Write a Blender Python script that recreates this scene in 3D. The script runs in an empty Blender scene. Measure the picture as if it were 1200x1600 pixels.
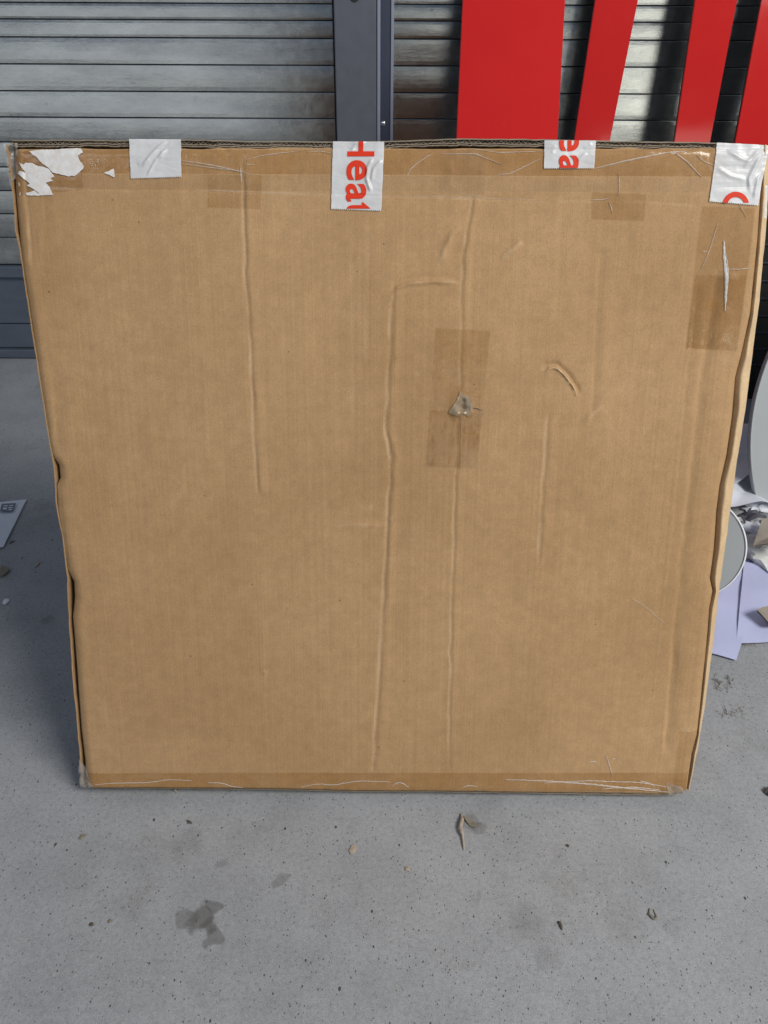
import bpy, bmesh, math, random
import numpy as np
from mathutils import Vector, Matrix
random.seed(7); RS = np.random.RandomState(11)
R = math.radians
scene = bpy.context.scene
C = scene.collection

# ------------------------------------------------------------------ camera
F = 1202.0; S = 1.2; PITCH = 32.0; ROLL = 0.3
DEPTH = 0.07
rot = Matrix.Rotation(R(90-PITCH), 3, 'X') @ Matrix.Rotation(R(ROLL), 3, 'Z')
rot0 = Matrix.Rotation(R(90-PITCH), 3, 'X')
pb = rot0 @ Vector((0, -.334*S, -.935*S)); pt = rot0 @ Vector((0, .361*S, -.751*S))
LEAN = math.atan2(pt.y-pb.y, pt.z-pb.z)
LIFT = DEPTH*math.sin(LEAN) + .005
CAMZ = LIFT - pb.z
CAM = Vector((0, 0, CAMZ))
cam = bpy.data.cameras.new('camera'); camo = bpy.data.objects.new('camera', cam); C.objects.link(camo)
cam.sensor_fit = 'VERTICAL'; cam.sensor_height = 36; cam.sensor_width = 27
cam.lens = F/1600*36; cam.clip_start = .02; cam.clip_end = 200
camo.location = CAM; camo.rotation_mode = 'QUATERNION'; camo.rotation_quaternion = rot.to_quaternion()
scene.camera = camo

# ------------------------------------------------------------------ world and lamps
w = bpy.data.worlds.new('World'); scene.world = w; w.use_nodes = True
bg = w.node_tree.nodes['Background']; bg.inputs[0].default_value = (.50, .66, .95, 1); bg.inputs[1].default_value = .21
def area(name, loc, target, sx, sy, power, col):
    l = bpy.data.lights.new(name, 'AREA'); l.shape = 'RECTANGLE'; l.size = sx; l.size_y = sy; l.energy = power; l.color = col
    o = bpy.data.objects.new(name, l); C.objects.link(o); o.location = loc
    d = Vector(target) - Vector(loc); o.rotation_mode = 'QUATERNION'; o.rotation_quaternion = d.to_track_quat('-Z', 'Y'); return o
# daylight through the open front of the building, behind the photographer
area('doorway_daylight', (2.7, -1.3, 3.4), (0.1, 1.0, .3), 2.0, 1.4, 204, (1.0, .965, .90))
area('doorway_daylight_left', (-2.2, -2.4, 3.3), (-.2, 1.0, .3), 1.6, 1.2, 12, (.95, .97, 1.0))
# the lower part of the open doorway, seen mirrored in the shutter
area('low_daylight_right', (2.4, -2.2, .66), (2.0, 3.0, .66), 1.25, 1.35, 11, (1.0, .98, .86))
area('low_daylight_middle', (.62, -2.3, .66), (.5, 3.0, .66), .85, 1.35, 3.4, (1.0, .98, .86))
area('low_daylight_left', (-2.5, -2.2, .66), (-2.0, 3.0, .66), 3.0, 1.35, 7.6, (.95, .98, 1.0))
vs = scene.view_settings; vs.view_transform = 'Standard'; vs.look = 'None'; vs.exposure = 0; vs.gamma = 1
vs.use_curve_mapping = False

# ------------------------------------------------------------------ geometry helpers
def ray(px, py):
    return rot @ Vector(((px-600)/F, -(py-800)/F, -1))
def on_floor(px, py, z=0.0):
    d = ray(px, py); return CAM + d*((z-CAM.z)/d.z)
def on_plane_y(px, py, y):
    d = ray(px, py); return CAM + d*(y/d.y)
WALL = on_floor(20, 556).y
def on_wall(px, py, off=0.0): return on_plane_y(px, py, WALL-off)

RM = np.array(rot)
PB = np.array(CAM + pb); N = np.array((0, -math.cos(LEAN), math.sin(LEAN)))
VUP = np.array((0, math.sin(LEAN), math.cos(LEAN)))
ROOT = np.array((0.0, PB[1], 0.0))
def box_pts(px, py, wz):
    """points on the leaning front of the carton: picture position -> plane, pushed out by wz metres"""
    px = np.asarray(px, float); py = np.asarray(py, float)
    d = np.stack([(px-600)/F, -(py-800)/F, -np.ones_like(px)], -1) @ RM.T
    c = np.array(CAM)
    t = ((PB-c) @ N) / (d @ N)
    return c + d*t[..., None] + N*np.asarray(wz, float)[..., None] - ROOT

def smooth_noise(seed, cell):
    r = np.random.RandomState(seed); g = r.rand(128, 128)*2-1
    def f(x, y):
        x = np.asarray(x, float)/cell[0]+37.3; y = np.asarray(y, float)/cell[1]+41.7
        xi = np.floor(x).astype(int); yi = np.floor(y).astype(int); fx = x-xi; fy = y-yi
        fx = fx*fx*(3-2*fx); fy = fy*fy*(3-2*fy)
        a = g[xi % 128, yi % 128]; b = g[(xi+1) % 128, yi % 128]; c = g[xi % 128, (yi+1) % 128]; d = g[(xi+1) % 128, (yi+1) % 128]
        return (a*(1-fx)+b*fx)*(1-fy)+(c*(1-fx)+d*fx)*fy
    return f
n1 = smooth_noise(1, (230, 260)); n2 = smooth_noise(2, (60, 120)); n3 = smooth_noise(3, (16, 22)); n4 = smooth_noise(4, (9, 130)); n5 = smooth_noise(5, (5, 7))

def seg_dist(px, py, pts):
    """distance to polyline, side (+ right), and parameter 0..1"""
    best = np.full(px.shape, 1e9); side = np.zeros(px.shape); par = np.zeros(px.shape)
    L = [0]
    for a, b in zip(pts[:-1], pts[1:]): L.append(L[-1]+math.hypot(b[0]-a[0], b[1]-a[1]))
    for i, (a, b) in enumerate(zip(pts[:-1], pts[1:])):
        ax, ay = a[:2]; bx, by = b[:2]; dx, dy = bx-ax, by-ay; l2 = dx*dx+dy*dy
        t = np.clip(((px-ax)*dx+(py-ay)*dy)/l2, 0, 1)
        qx = px-(ax+t*dx); qy = py-(ay+t*dy); d = np.hypot(qx, qy)
        m = d < best; best = np.where(m, d, best)
        side = np.where(m, np.sign(dy*qx-dx*qy), side); par = np.where(m, (L[i]+t*(L[i+1]-L[i]))/L[-1], par)
    return best, side, par

MM = .001
CREASES = [  # points, width px, height mm, step mm (right side lower), wobble
 ([(378,236),(381,330),(384,440),(392,560),(398,690),(403,775)], 3.2, 1.1, .9),
 ([(380,270),(382,470)], 2.0, .5, .2),
 ([(620,449),(612,475),(609,560),(604,640),(603,680),(611,715),(608,760),(604,830),(597,960),(590,1080),(583,1212)], 3.6, 1.2, 1.0),
 ([(614,462),(622,450),(640,443),(675,440),(716,441)], 3.2, 3.4, 1.6),
 ([(739,300),(731,350),(724,390),(720,500),(718,612)], 3.0, .9, 1.1),
 ([(716,640),(712,730),(708,850),(704,1000),(701,1205)], 2.6, .8, .6),
 ([(858,640),(853,690),(846,780),(841,880)], 3.2, .8, .8),
 ([(722,352),(703,372),(694,392),(690,412)], 5, 2.4, .9),
 ([(783,404),(800,390),(816,375)], 4.5, 2.8, .9),
 ([(905,666),(922,650),(942,632)], 3.5, 2.0, .6),
 ([(940,380),(934,470),(929,560),(925,660)], 6, .55, .6),
 ([(1122,420),(1100,560),(1085,690),(1066,860),(1052,1010),(1040,1180)], 9, 2.2, 1.2),
 ([(1090,440),(1070,640),(1052,830)], 7, .5, .5),
 ([(295,296),(420,301),(560,306),(700,309),(862,314)], 2.0, .9, -.3),
 ([(60,292),(170,297),(295,297)], 2.4, .4, -.2),
 ([(862,314),(925,313),(1000,315),(1100,322)], 2.4, .4, -.2),
 ([(551,332),(553,700)], 5, .35, .25), ([(575,330),(572,560)], 4, .3, .2),
 ([(262,740),(285,760),(268,790)], 4, .4, .2),
 ([(526,822),(560,820),(604,822)], 4, .7, .3),
 ([(555,784),(573,800),(580,786)], 4, .5, .3),
 ([(604,812),(616,808)], 3, 1.0, .3),
 ([(412,1046),(417,1050),(416,1057)], 2.2, .9, .2),
 ([(640,584),(655,586)], 3, .5, .2),
 ([(84,560),(90,720),(100,840),(112,960)], 9, .9, .5),
 ([(70,300),(64,420),(74,520)], 6, .6, -.4),
 ([(38,260),(42,330),(50,420)], 3, 1.3, -.6),
 ([(700,240),(704,300)], 8, .5, .3), ([(480,240),(470,290)], 6, .5, .3),
]
def WEAR_AND_LIGHT(px, py):  # pale worn fibres, and the lit left side of each crease painted in
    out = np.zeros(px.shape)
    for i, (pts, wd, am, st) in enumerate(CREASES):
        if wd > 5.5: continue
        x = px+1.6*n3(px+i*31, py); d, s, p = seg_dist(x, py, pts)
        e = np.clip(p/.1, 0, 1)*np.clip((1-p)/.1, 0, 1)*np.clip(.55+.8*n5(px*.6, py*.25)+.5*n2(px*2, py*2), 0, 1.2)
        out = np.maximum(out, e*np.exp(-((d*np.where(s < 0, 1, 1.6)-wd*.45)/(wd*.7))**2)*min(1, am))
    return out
def H(px, py):
    """height of the dented cardboard face above its plane, metres"""
    px = np.asarray(px, float); py = np.asarray(py, float)
    h = 2.6*n1(px, py) + .55*n2(px, py) + .10*n3(px, py) + .07*n4(px, py)
    for i, (pts, wd, am, st) in enumerate(CREASES):
        xs = [p[0] for p in pts]; ys = [p[1] for p in pts]; m = 45
        msk = (px > min(xs)-m) & (px < max(xs)+m) & (py > min(ys)-m) & (py < max(ys)+m)
        if not msk.any(): continue
        x = px[msk]+1.6*n3(px[msk]+i*31, py[msk]); y = py[msk]
        d, s, p = seg_dist(x, y, pts)
        L = max(max(xs)-min(xs), max(ys)-min(ys)); fe = min(.45, 14.0/L)
        env = np.clip(p/fe, 0, 1)*np.clip((1-p)/fe, 0, 1); env = env*(.75+.35*n2(px[msk]+50*i, py[msk]*2))
        wa = np.where(s > 0, wd*1.1, wd*.42) if L > 150 else wd
        v = (-1.0 if L > 150 else 1.2)*am*np.exp(-(d/wa)**2) + (1.1 if L > 150 else -1.0)*st*(s > 0)*np.exp(-((d-wd*2.2)/(wd*1.9))**2)
        h[msk] += v*env
    # torn crescent
    d, s, p = seg_dist(px+1.3*n5(px, py), py, [(850,583),(858,575),(868,574),(884,588),(896,606),(900,618)])
    env = np.clip(p/.12, 0, 1)*np.clip((1-p)/.1, 0, 1)
    h += 1.5*np.exp(-(d/2.2)**2)*env - 2.3*(s > 0)*np.exp(-((d-5)/4.0)**2)*env
    # puncture
    d = np.hypot(px-722, (py-634)*.8)+3*n5(px, py)
    h += 1.5*np.exp(-((d-12)/6)**2) - 3.0*np.exp(-(d/6.0)**2) + 1.1*n5(px, py)*np.exp(-(d/15)**2)
    # crumpled patch of tape around the puncture
    ins = np.clip((px-672)/10, 0, 1)*np.clip((768-px)/10, 0, 1)*np.clip((py-560)/20, 0, 1)*np.clip((700-py)/20, 0, 1)
    h += .13*ins*n5(px*.5, py*2.2)
    # softened outer edges
    le = np.interp(py, [p[1] for p in LEFT], [p[0] for p in LEFT]); re = np.interp(py, [p[1] for p in RIGHT], [p[0] for p in RIGHT])
    a = np.clip((px-le)/15, 0, 1); b = np.clip((re-px)/12, 0, 1); t = np.clip((py-232)/12, 0, 1); q = np.clip((1240-py)/12, 0, 1)
    h += -5*(1-a)**2 - 4*(1-b)**2 - 2.0*(1-t)**2 - 2.5*(1-q)**2
    h += (1-q)*1.0*n3(px*1.5, 0*py)+(1-t)*.8*n3(px*1.4, 0*py)
    return h*MM

LEFT = [(19,226),(22,300),(27,355),(33,420),(42,470),(51,530),(59,590),(67,640),(74,690),(80,712),(90,728),(92,748),(86,760),(89,800),(96,845),(104,893),(114,910),(115,935),(112,965),(116,1010),(120,1060),(126,1140),(132,1190),(134,1238)]
LOUT = [(4,222),(9,260),(16,310),(19,360),(27,395),(36,455),(46,520),(55,580),(64,640),(74,700),(80,730),(83,790),(95,850),(101,905),(103,960),(106,1010),(109,1060),(114,1110),(119,1160),(122,1200),(124,1228)]
RIGHT = [(1192,226),(1190,300),(1185,375),(1174,490),(1160,555),(1151,590),(1146,650),(1137,712),(1126,760),(1121,800),(1117,860),(1111,905),(1115,925),(1110,950),(1107,990),(1096,1100),(1090,1150),(1082,1180),(1073,1240)]
ROUT = [(1203,228),(1201,300),(1197,360),(1192,410),(1187,470),(1175,560),(1164,645),(1152,720),(1142,790),(1133,860),(1125,915),(1120,960),(1115,1000),(1102,1100),(1091,1170),(1077,1238)]
BOT = [(126,1229),(230,1230),(400,1232),(560,1235),(700,1236),(900,1239),(1040,1241),(1075,1237)]
def interp(poly, y): return np.interp(y, [p[1] for p in poly], [p[0] for p in poly])
def bot(x): return np.interp(x, [p[0] for p in BOT], [p[1] for p in BOT])
def top(x): return 231.5+1.6*n3(np.asarray(x, float)*.5, 0*np.asarray(x, float))

def mesh_obj(name, verts, faces, mats, parent=None, smooth=True, mi=None, uvs=None):
    me = bpy.data.meshes.new(name); me.from_pydata([tuple(map(float, v)) for v in verts], [], [tuple(map(int, f)) for f in faces])
    for m in (mats if isinstance(mats, (list, tuple)) else [mats]): me.materials.append(m)
    if mi is not None: me.polygons.foreach_set('material_index', mi)
    if smooth: me.polygons.foreach_set('use_smooth', [True]*len(me.polygons))
    me.update(); o = bpy.data.objects.new(name, me); C.objects.link(o)
    if parent: o.parent = parent
    return o
def tag(o, label=None, cat=None, group=None, kind=None):
    if label: o['label'] = label
    if cat: o['category'] = cat
    if group: o['group'] = group
    if kind: o['kind'] = kind
    return o
def empty(name, loc): 
    o = bpy.data.objects.new(name, None); C.objects.link(o); o.location = loc; o.empty_display_size = .05; return o
def grid_faces(nx, ny, off=0, flip=False):
    f = []
    for j in range(ny-1):
        for i in range(nx-1):
            a = off+j*nx+i; q = (a, a+nx, a+nx+1, a+1)
            f.append(q[::-1] if flip else q)
    return f
def box_mb(bm, lo, hi, bev=0.0):
    r = bmesh.ops.create_cube(bm, size=1)
    for v in r['verts']:
        v.co = Vector([lo[k]+(v.co[k]+.5)*(hi[k]-lo[k]) for k in range(3)])
    if bev:
        es = list({e for v in r['verts'] for e in v.link_edges})
        bmesh.ops.bevel(bm, geom=es, offset=bev, segments=2, affect='EDGES', profile=.5)
def bm_obj(name, bm, mat, parent=None, smooth=False):
    bmesh.ops.recalc_face_normals(bm, faces=bm.faces)
    me = bpy.data.meshes.new(name); bm.to_mesh(me); bm.free()
    for m in (mat if isinstance(mat, (list, tuple)) else [mat]): me.materials.append(m)
    if smooth: me.polygons.foreach_set('use_smooth', [True]*len(me.polygons))
    o = bpy.data.objects.new(name, me); C.objects.link(o)
    if parent: o.parent = parent
    return o

# ------------------------------------------------------------------ materials
class M:
    def __init__(s, name):
        s.m = bpy.data.materials.new(name); s.m.use_nodes = True; s.t = s.m.node_tree; s.n = s.t.nodes
        s.p = s.n['Principled BSDF']; s.out = s.n['Material Output']
    def node(s, ty, **kw):
        n = s.n.new(ty)
        for k, v in kw.items(): setattr(n, k, v)
        return n
    def link(s, a, b): s.t.links.new(a, b)
    def coord(s, scale=(1,1,1), loc=(0,0,0), rotz=(0,0,0)):
        tc = s.node('ShaderNodeTexCoord'); mp = s.node('ShaderNodeMapping'); s.link(tc.outputs['Object'], mp.inputs[0])
        mp.inputs['Scale'].default_value = scale; mp.inputs['Location'].default_value = loc; mp.inputs['Rotation'].default_value = rotz; return mp.outputs[0]
    def noise(s, vec, scale=5, detail=4, rough=.55, dist=0):
        n = s.node('ShaderNodeTexNoise'); s.link(vec, n.inputs['Vector']); n.inputs['Scale'].default_value = scale
        n.inputs['Detail'].default_value = detail; n.inputs['Roughness'].default_value = rough; n.inputs['Distortion'].default_value = dist; return n.outputs['Fac']
    def ramp(s, fac, stops):
        r = s.node('ShaderNodeValToRGB'); s.link(fac, r.inputs[0]); e = r.color_ramp.elements
        while len(e) < len(stops): e.new(.5)
        for k, (p, c) in zip(e, stops):
            k.position = p; k.color = (c, c, c, 1) if not hasattr(c, '__len__') else tuple(c)+(1,)
        return r.outputs[0]
    def mix(s, fac, a, b, mode='MIX'):
        n = s.node('ShaderNodeMix', data_type='RGBA', blend_type=mode)
        for sock, v in ((n.inputs[0], fac), (n.inputs[6], a), (n.inputs[7], b)):
            if hasattr(v, 'links') or hasattr(v, 'is_linked'): s.link(v, sock)
            elif hasattr(v, '__len__'): sock.default_value = tuple(v)+(1,)
            else: sock.default_value = v
        return n.outputs[2]
    def math(s, op, a, b=None, c=None):
        n = s.node('ShaderNodeMath', operation=op)
        for i, v in enumerate((a, b, c)):
            if v is None: continue
            if hasattr(v, 'is_linked'): s.link(v, n.inputs[i])
            else: n.inputs[i].default_value = v
        return n.outputs[0]
    def bump(s, h, strength=.3, dist=.001, prev=None):
        b = s.node('ShaderNodeBump'); s.link(h, b.inputs['Height']); b.inputs['Strength'].default_value = strength; b.inputs['Distance'].default_value = dist
        if prev is not None: s.link(prev, b.inputs['Normal'])
        return b.outputs[0]
    def set(s, **kw):
        for k, v in kw.items():
            k = {'col':'Base Color','rough':'Roughness','metal':'Metallic','spec':'Specular IOR Level','normal':'Normal','coat':'Coat Weight','coatr':'Coat Roughness','alpha':'Alpha','trans':'Transmission Weight'}.get(k, k)
            sock = s.p.inputs[k]
            if hasattr(v, 'is_linked'): s.link(v, sock)
            elif hasattr(v, '__len__'): sock.default_value = tuple(v)+(1,)
            else: sock.default_value = v
        return s.m

def card_mat(name, c1=(.375,.229,.109), c2=(.468,.297,.152)):
    m = M(name); o = m.coord()
    big = m.noise(o, 3.2, 3); mid = m.noise(o, 60, 5, .7); fib = m.noise(m.coord((1, 1, 1.0)), 520, 3, .8)
    st = m.noise(m.coord((230, 2, 2.0)), 1, 3, .6); hz = m.noise(m.coord((6, 60, 160)), 1, 2, .6)
    col = m.mix(m.ramp(big, [(.3, 0), (.7, 1)]), c1, c2)
    col = m.mix(.6, col, m.ramp(mid, [(.25, (.80,.78,.75)), (.75, (1.16,1.17,1.2))]), 'MULTIPLY')
    col = m.mix(.9, col, m.ramp(fib, [(.25, (.78,.77,.74)), (.5, (1,1,1)), (.8, (1.18,1.19,1.22))]), 'MULTIPLY')
    col = m.mix(.35, col, m.ramp(st, [(.3, (.88,.87,.85)), (.7, (1.08,1.08,1.09))]), 'MULTIPLY')
    col = m.mix(.15, col, m.ramp(hz, [(.3, (.9,.89,.87)), (.7, (1.06,1.06,1.07))]), 'MULTIPLY')
    # tiny dark flecks in the kraft paper
    v = m.node('ShaderNodeTexVoronoi'); m.link(o, v.inputs['Vector']); v.inputs['Scale'].default_value = 34
    fl = m.ramp(v.outputs['Distance'], [(.0, 1), (.035, 1), (.05, 0)])
    vr = m.node('ShaderNodeSeparateColor'); m.link(v.outputs['Color'], vr.inputs[0])
    fl = m.math('MULTIPLY', fl, m.math('GREATER_THAN', vr.outputs[0], .8))
    col = m.mix(m.math('MULTIPLY', fl, .6), col, (.08,.045,.02))
    wa = m.node('ShaderNodeAttribute'); wa.attribute_name = 'wear_and_light'
    col = m.mix(m.math('MULTIPLY', wa.outputs['Fac'], m.ramp(fib, [(.2, .1), (.7, .48)])), col, (.60,.43,.27))  # worn fibres and crease highlight mixed into the colour
    b = m.bump(st, .5, .0008); b = m.bump(fib, .3, .0004, b); b = m.bump(mid, .25, .0005, b)
    m.set(col=col, rough=m.ramp(mid, [(.3, .62), (.7, .8)]), spec=.25, normal=b); return m.m
CARD = card_mat('kraft_cardboard')
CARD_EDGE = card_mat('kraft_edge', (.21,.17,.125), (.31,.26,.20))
CARD_LIGHT = card_mat('kraft_pale_fold', (.56,.40,.23), (.66,.49,.30))

def film(name, tint, gl=.10, rough=.22, haze=0.0, hazecol=(.7,.68,.64)):
    m = M(name); o = m.coord(); nz = m.noise(o, 90, 4, .6); nb = m.noise(m.coord((40, 12, 30), rotz=(0,.5,0)), 1, 4, .6, 1.0)
    tr = m.node('ShaderNodeBsdfTransparent'); gs = m.node('ShaderNodeBsdfGlossy'); df = m.node('ShaderNodeBsdfDiffuse')
    lo = m.noise(m.coord((1, 1, 1.4)), 16, 4, .6)
    tn = m.mix(m.ramp(lo, [(.32, 0), (.68, 1)]), tint, [1-(1-c)*.45 for c in tint])
    m.link(m.mix(.5, tn, m.ramp(nz, [(.3, (.95,.95,.94)), (.7, (1,1,1))]), 'MULTIPLY'), tr.inputs[0])
    gs.inputs['Roughness'].default_value = rough; df.inputs[0].default_value = tuple(hazecol)+(1,)
    nb2 = m.bump(nb, .15, .0012); m.link(nb2, gs.inputs['Normal'])
    lw = m.node('ShaderNodeLayerWeight'); lw.inputs['Blend'].default_value = .5; fr = m.math('MULTIPLY_ADD', m.math('POWER', lw.outputs['Facing'], 4.0), .5, .04)
    a = m.node('ShaderNodeMixShader'); a.inputs[0].default_value = haze; m.link(tr.outputs[0], a.inputs[1]); m.link(df.outputs[0], a.inputs[2])
    b = m.node('ShaderNodeMixShader'); m.link(m.math('MULTIPLY', fr, gl*10), b.inputs[0]); m.link(a.outputs[0], b.inputs[1]); m.link(gs.outputs[0], b.inputs[2])
    m.link(b.outputs[0], m.out.inputs[0]); return m.m
FILM = film('amber_clear_tape', (.915,.85,.735), .10, .16)
FILM_2 = film('second_clear_tape', (.94,.895,.80), .10, .16)
FILM_P = film('faint_clear_tape', (.952,.915,.84), .10, .16)
FILM_L = film('thin_clear_tape', (.965,.95,.915), .03, .35, .02)
FILM_W = film('wrinkled_clear_tape', (.9,.9,.88), .06, .25, .2, (.7,.69,.66))
STRAND = film('tape_wrinkle_glint', (.95,.95,.95), .10, .25, .40, (.85,.83,.80))
STRAND_F = film('tape_wrinkle_faint', (.97,.97,.96), .06, .3, .13, (.8,.75,.67))

def white_tape_mat():
    m = M('white_tape'); o = m.coord(); nz = m.noise(o, 45, 3); nw = m.noise(m.coord((14, 14, 40), rotz=(0,.7,0)), 1, 3, .5, 1.5)
    tr = m.node('ShaderNodeBsdfTransparent'); tr.inputs[0].default_value = (.9,.9,.9,1)
    ms = m.node('ShaderNodeMixShader')
    m.set(col=m.mix(nz, (.66,.67,.69), (.75,.76,.775)), rough=.3, spec=.5, normal=m.bump(nw, .35, .004))
    m.link(m.ramp(m.noise(o, 20, 3), [(.35, .10), (.7, .3)]), ms.inputs[0])
    m.link(m.p.outputs[0], ms.inputs[1]); m.link(tr.outputs[0], ms.inputs[2]); m.link(ms.outputs[0], m.out.inputs[0]); return m.m
WTAPE = white_tape_mat()
TORN_PAPER = card_mat('torn_paper_fibre', (.24,.18,.12), (.42,.33,.23))
SLIT = film('slit_tape_glint', (.95,.95,.95), .3, .15, .6, (.9,.9,.9))
m = M('red_print'); RED_INK = m.set(col=m.mix(m.noise(m.coord(), 70, 3), (.60,.028,.008), (.70,.05,.018)), rough=.5, spec=.2)
m = M('torn_white_label'); o = m.coord(); nz = m.noise(o, 130, 4, .7)
RESID = m.set(col=m.mix(m.ramp(nz, [(.3, 0), (.6, 1)]), (.60,.55,.50), (.70,.69,.69)), rough=.6, normal=m.bump(nz, .3, .0006))
m = M('glue_spot'); GLUE = m.set(col=(.62,.55,.45), rough=.4)

def floor_mat():
    m = M('concrete'); o = m.coord()
    a = m.noise(o, 1.3, 5, .6); b = m.noise(o, 9, 6, .65); c = m.noise(o, 160, 4, .75); d = m.noise(o, 600, 2, .8)
    col = m.mix(m.ramp(a, [(.3, 0), (.7, 1)]), (.288,.300,.318), (.352,.362,.378))
    col = m.mix(.8, col, m.ramp(b, [(.25, (.78,.78,.78)), (.55, (1,1,1)), (.8, (1.1,1.09,1.07))]), 'MULTIPLY')
    col = m.mix(1, col, m.ramp(c, [(.28, (.80,.80,.79)), (.5, (1,1,1)), (.72, (1.12,1.12,1.11))]), 'MULTIPLY')
    col = m.mix(1, col, m.ramp(d, [(.28, (.74,.74,.74)), (.5, (1,1,1)), (.74, (1.24,1.23,1.22))]), 'MULTIPLY')
    # brownish dust
    du = m.ramp(m.noise(o, 5.5, 7, .7, .4), [(.56, 0), (.78, .55)])
    col = m.mix(du, col, (.155,.14,.12))
    h = []
    for sc, r, th, dark in ((70, .09, .72, (.035,.035,.035)), (150, .11, .6, (.05,.048,.045)), (260, .16, .55, (.09,.085,.08)), (120, .09, .8, (.42,.40,.36)), (230, .12, .8, (.45,.43,.40))):
        v = m.node('ShaderNodeTexVoronoi'); m.link(m.coord((1, .7, 1), (sc*.13, sc*.31, 0), (0, 0, sc)), v.inputs['Vector']); v.inputs['Scale'].default_value = sc
        s = m.node('ShaderNodeSeparateColor'); m.link(v.outputs['Color'], s.inputs[0])
        rad = m.math('MULTIPLY', s.outputs[1], r*1.6)
        k = m.math('MULTIPLY', m.math('LESS_THAN', v.outputs['Distance'], rad), m.math('GREATER_THAN', s.outputs[0], th))
        col = m.mix(m.math('MULTIPLY', k, .85), col, dark)
        if dark[0] < .2: h.append(k)
    # damp / oily stains, each with its own ragged outline
    tc = m.node('ShaderNodeTexCoord')
    wn = m.node('ShaderNodeTexNoise'); m.link(tc.outputs['Object'], wn.inputs['Vector']); wn.inputs['Scale'].default_value = 22; wn.inputs['Detail'].default_value = 5
    vm = m.node('ShaderNodeVectorMath', operation='SUBTRACT'); m.link(wn.outputs['Color'], vm.inputs[0]); vm.inputs[1].default_value = (.5,.5,.5)
    vs_ = m.node('ShaderNodeVectorMath', operation='SCALE'); m.link(vm.outputs[0], vs_.inputs[0]); vs_.inputs['Scale'].default_value = .05
    va = m.node('ShaderNodeVectorMath', operation='ADD'); m.link(tc.outputs['Object'], va.inputs[0]); m.link(vs_.outputs[0], va.inputs[1])
    for (x, y, rp, st, edge) in ((290,1440,13,.40,.7), (312,1445,18,.62,.6), (330,1424,13,.55,.6), (336,1463,12,.5,.7), (325,1452,14,.6,.6), (345,1349,9,.28,.5), (442,1376,12,.35,.5), (300,1310,30,.16,.3), (820,1440,52,.20,.2), (850,1490,40,.20,.2), (1050,1450,30,.16,.2), (735,1281,12,.34,.6), (745,1290,9,.36,.6), (510,1430,45,.12,.2), (740,1405,20,.14,.3),
                           (233/3.2,970,16,.3,.3)):
        p = on_floor(x, y); rr = (on_floor(x+rp, y)-p).length*1.15
        ds = m.node('ShaderNodeVectorMath', operation='DISTANCE'); m.link(va.outputs[0], ds.inputs[0]); ds.inputs[1].default_value = (p.x, p.y, 0)
        k = m.math('MULTIPLY', m.ramp(m.math('DIVIDE', ds.outputs['Value'], rr*1.3), [(edge, 1), (min(.99, edge+.25), 0)]), st)
        col = m.mix(k, col, (.085,.083,.078))
    hh = m.math('SUBTRACT', b, m.math('MULTIPLY', m.math('ADD', h[0], h[1]), .5))
    nb = m.bump(hh, .35, .003); nb = m.bump(c, .35, .0012, nb); nb = m.bump(d, .3, .0006, nb)
    m.set(col=col, rough=m.ramp(b, [(.3, .55), (.7, .8)]), spec=.3, normal=nb); return m.m
FLOOR = floor_mat()

def zinc_mat():
    m = M('galvanised_steel'); o = m.coord()
    a = m.noise(m.coord((1, 1, 3)), 6, 4, .6); v = m.node('ShaderNodeTexVoronoi'); m.link(m.coord((.7, 1, 1)), v.inputs['Vector']); v.inputs['Scale'].default_value = 120
    f = m.noise(m.coord((.5, 1, 2)), 260, 3, .7); sp = m.noise(o, 45, 5, .75)
    col = m.mix(m.ramp(a, [(.3, 0), (.7, 1)]), (.40,.41,.40), (.56,.57,.545))
    col = m.mix(.5, col, m.ramp(sp, [(.3, (.70,.71,.73)), (.62, (1.08,1.08,1.05))]), 'MULTIPLY')
    col = m.mix(m.ramp(m.noise(o, 28, 6, .8), [(.60, 0), (.72, .5)]), col, (.14,.14,.155))
    nb = m.bump(f, .12, .001); nb = m.bump(a, .12, .006, nb); nb = m.bump(sp, .10, .0012, nb)
    m.set(col=col, metal=.9, rough=m.ramp(sp, [(.3, .15), (.7, .24)]), normal=nb); return m.m
ZINC = zinc_mat()
m = M('groove_dark'); GROOVE_DARK = m.set(col=m.mix(m.noise(m.coord(), 40, 4), (.02,.022,.03), (.06,.065,.075)), rough=.5, metal=.5)  # dark colour of the slat grooves
m = M('grey_post_paint'); o = m.coord((1,1,.2)); POST = m.set(col=m.mix(m.noise(o, 9, 4), (.115,.125,.155), (.145,.155,.185)), rough=m.ramp(m.noise(m.coord(), 30, 4), [(.3, .35), (.7, .5)]), metal=.35, normal=m.bump(m.noise(m.coord(), 300, 2), .08, .001))
m = M('pale_post_edge'); EDGE = m.set(col=m.mix(m.noise(m.coord(), 60, 4), (.27,.30,.40), (.36,.39,.48)), rough=.35, metal=.4)
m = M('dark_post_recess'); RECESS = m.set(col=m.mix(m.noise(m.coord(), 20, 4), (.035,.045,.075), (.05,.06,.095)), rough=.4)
m = M('bright_bolt'); BOLT = m.set(col=m.mix(m.noise(m.coord(), 80, 3), (.6,.62,.66), (.75,.77,.8)), metal=1, rough=.2)
m = M('hole_and_shade_black'); BLACK = m.set(col=m.mix(m.noise(m.coord(), 30, 4), (.008,.008,.009), (.02,.02,.02)), rough=.7)  # the hole's black; also the shade painted at the post and far right
m = M('dark_rail'); RAIL = m.set(col=m.mix(m.noise(m.coord((1,1,4)), 12, 5), (.10,.125,.16), (.16,.19,.235)), rough=.45, metal=.5)
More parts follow.
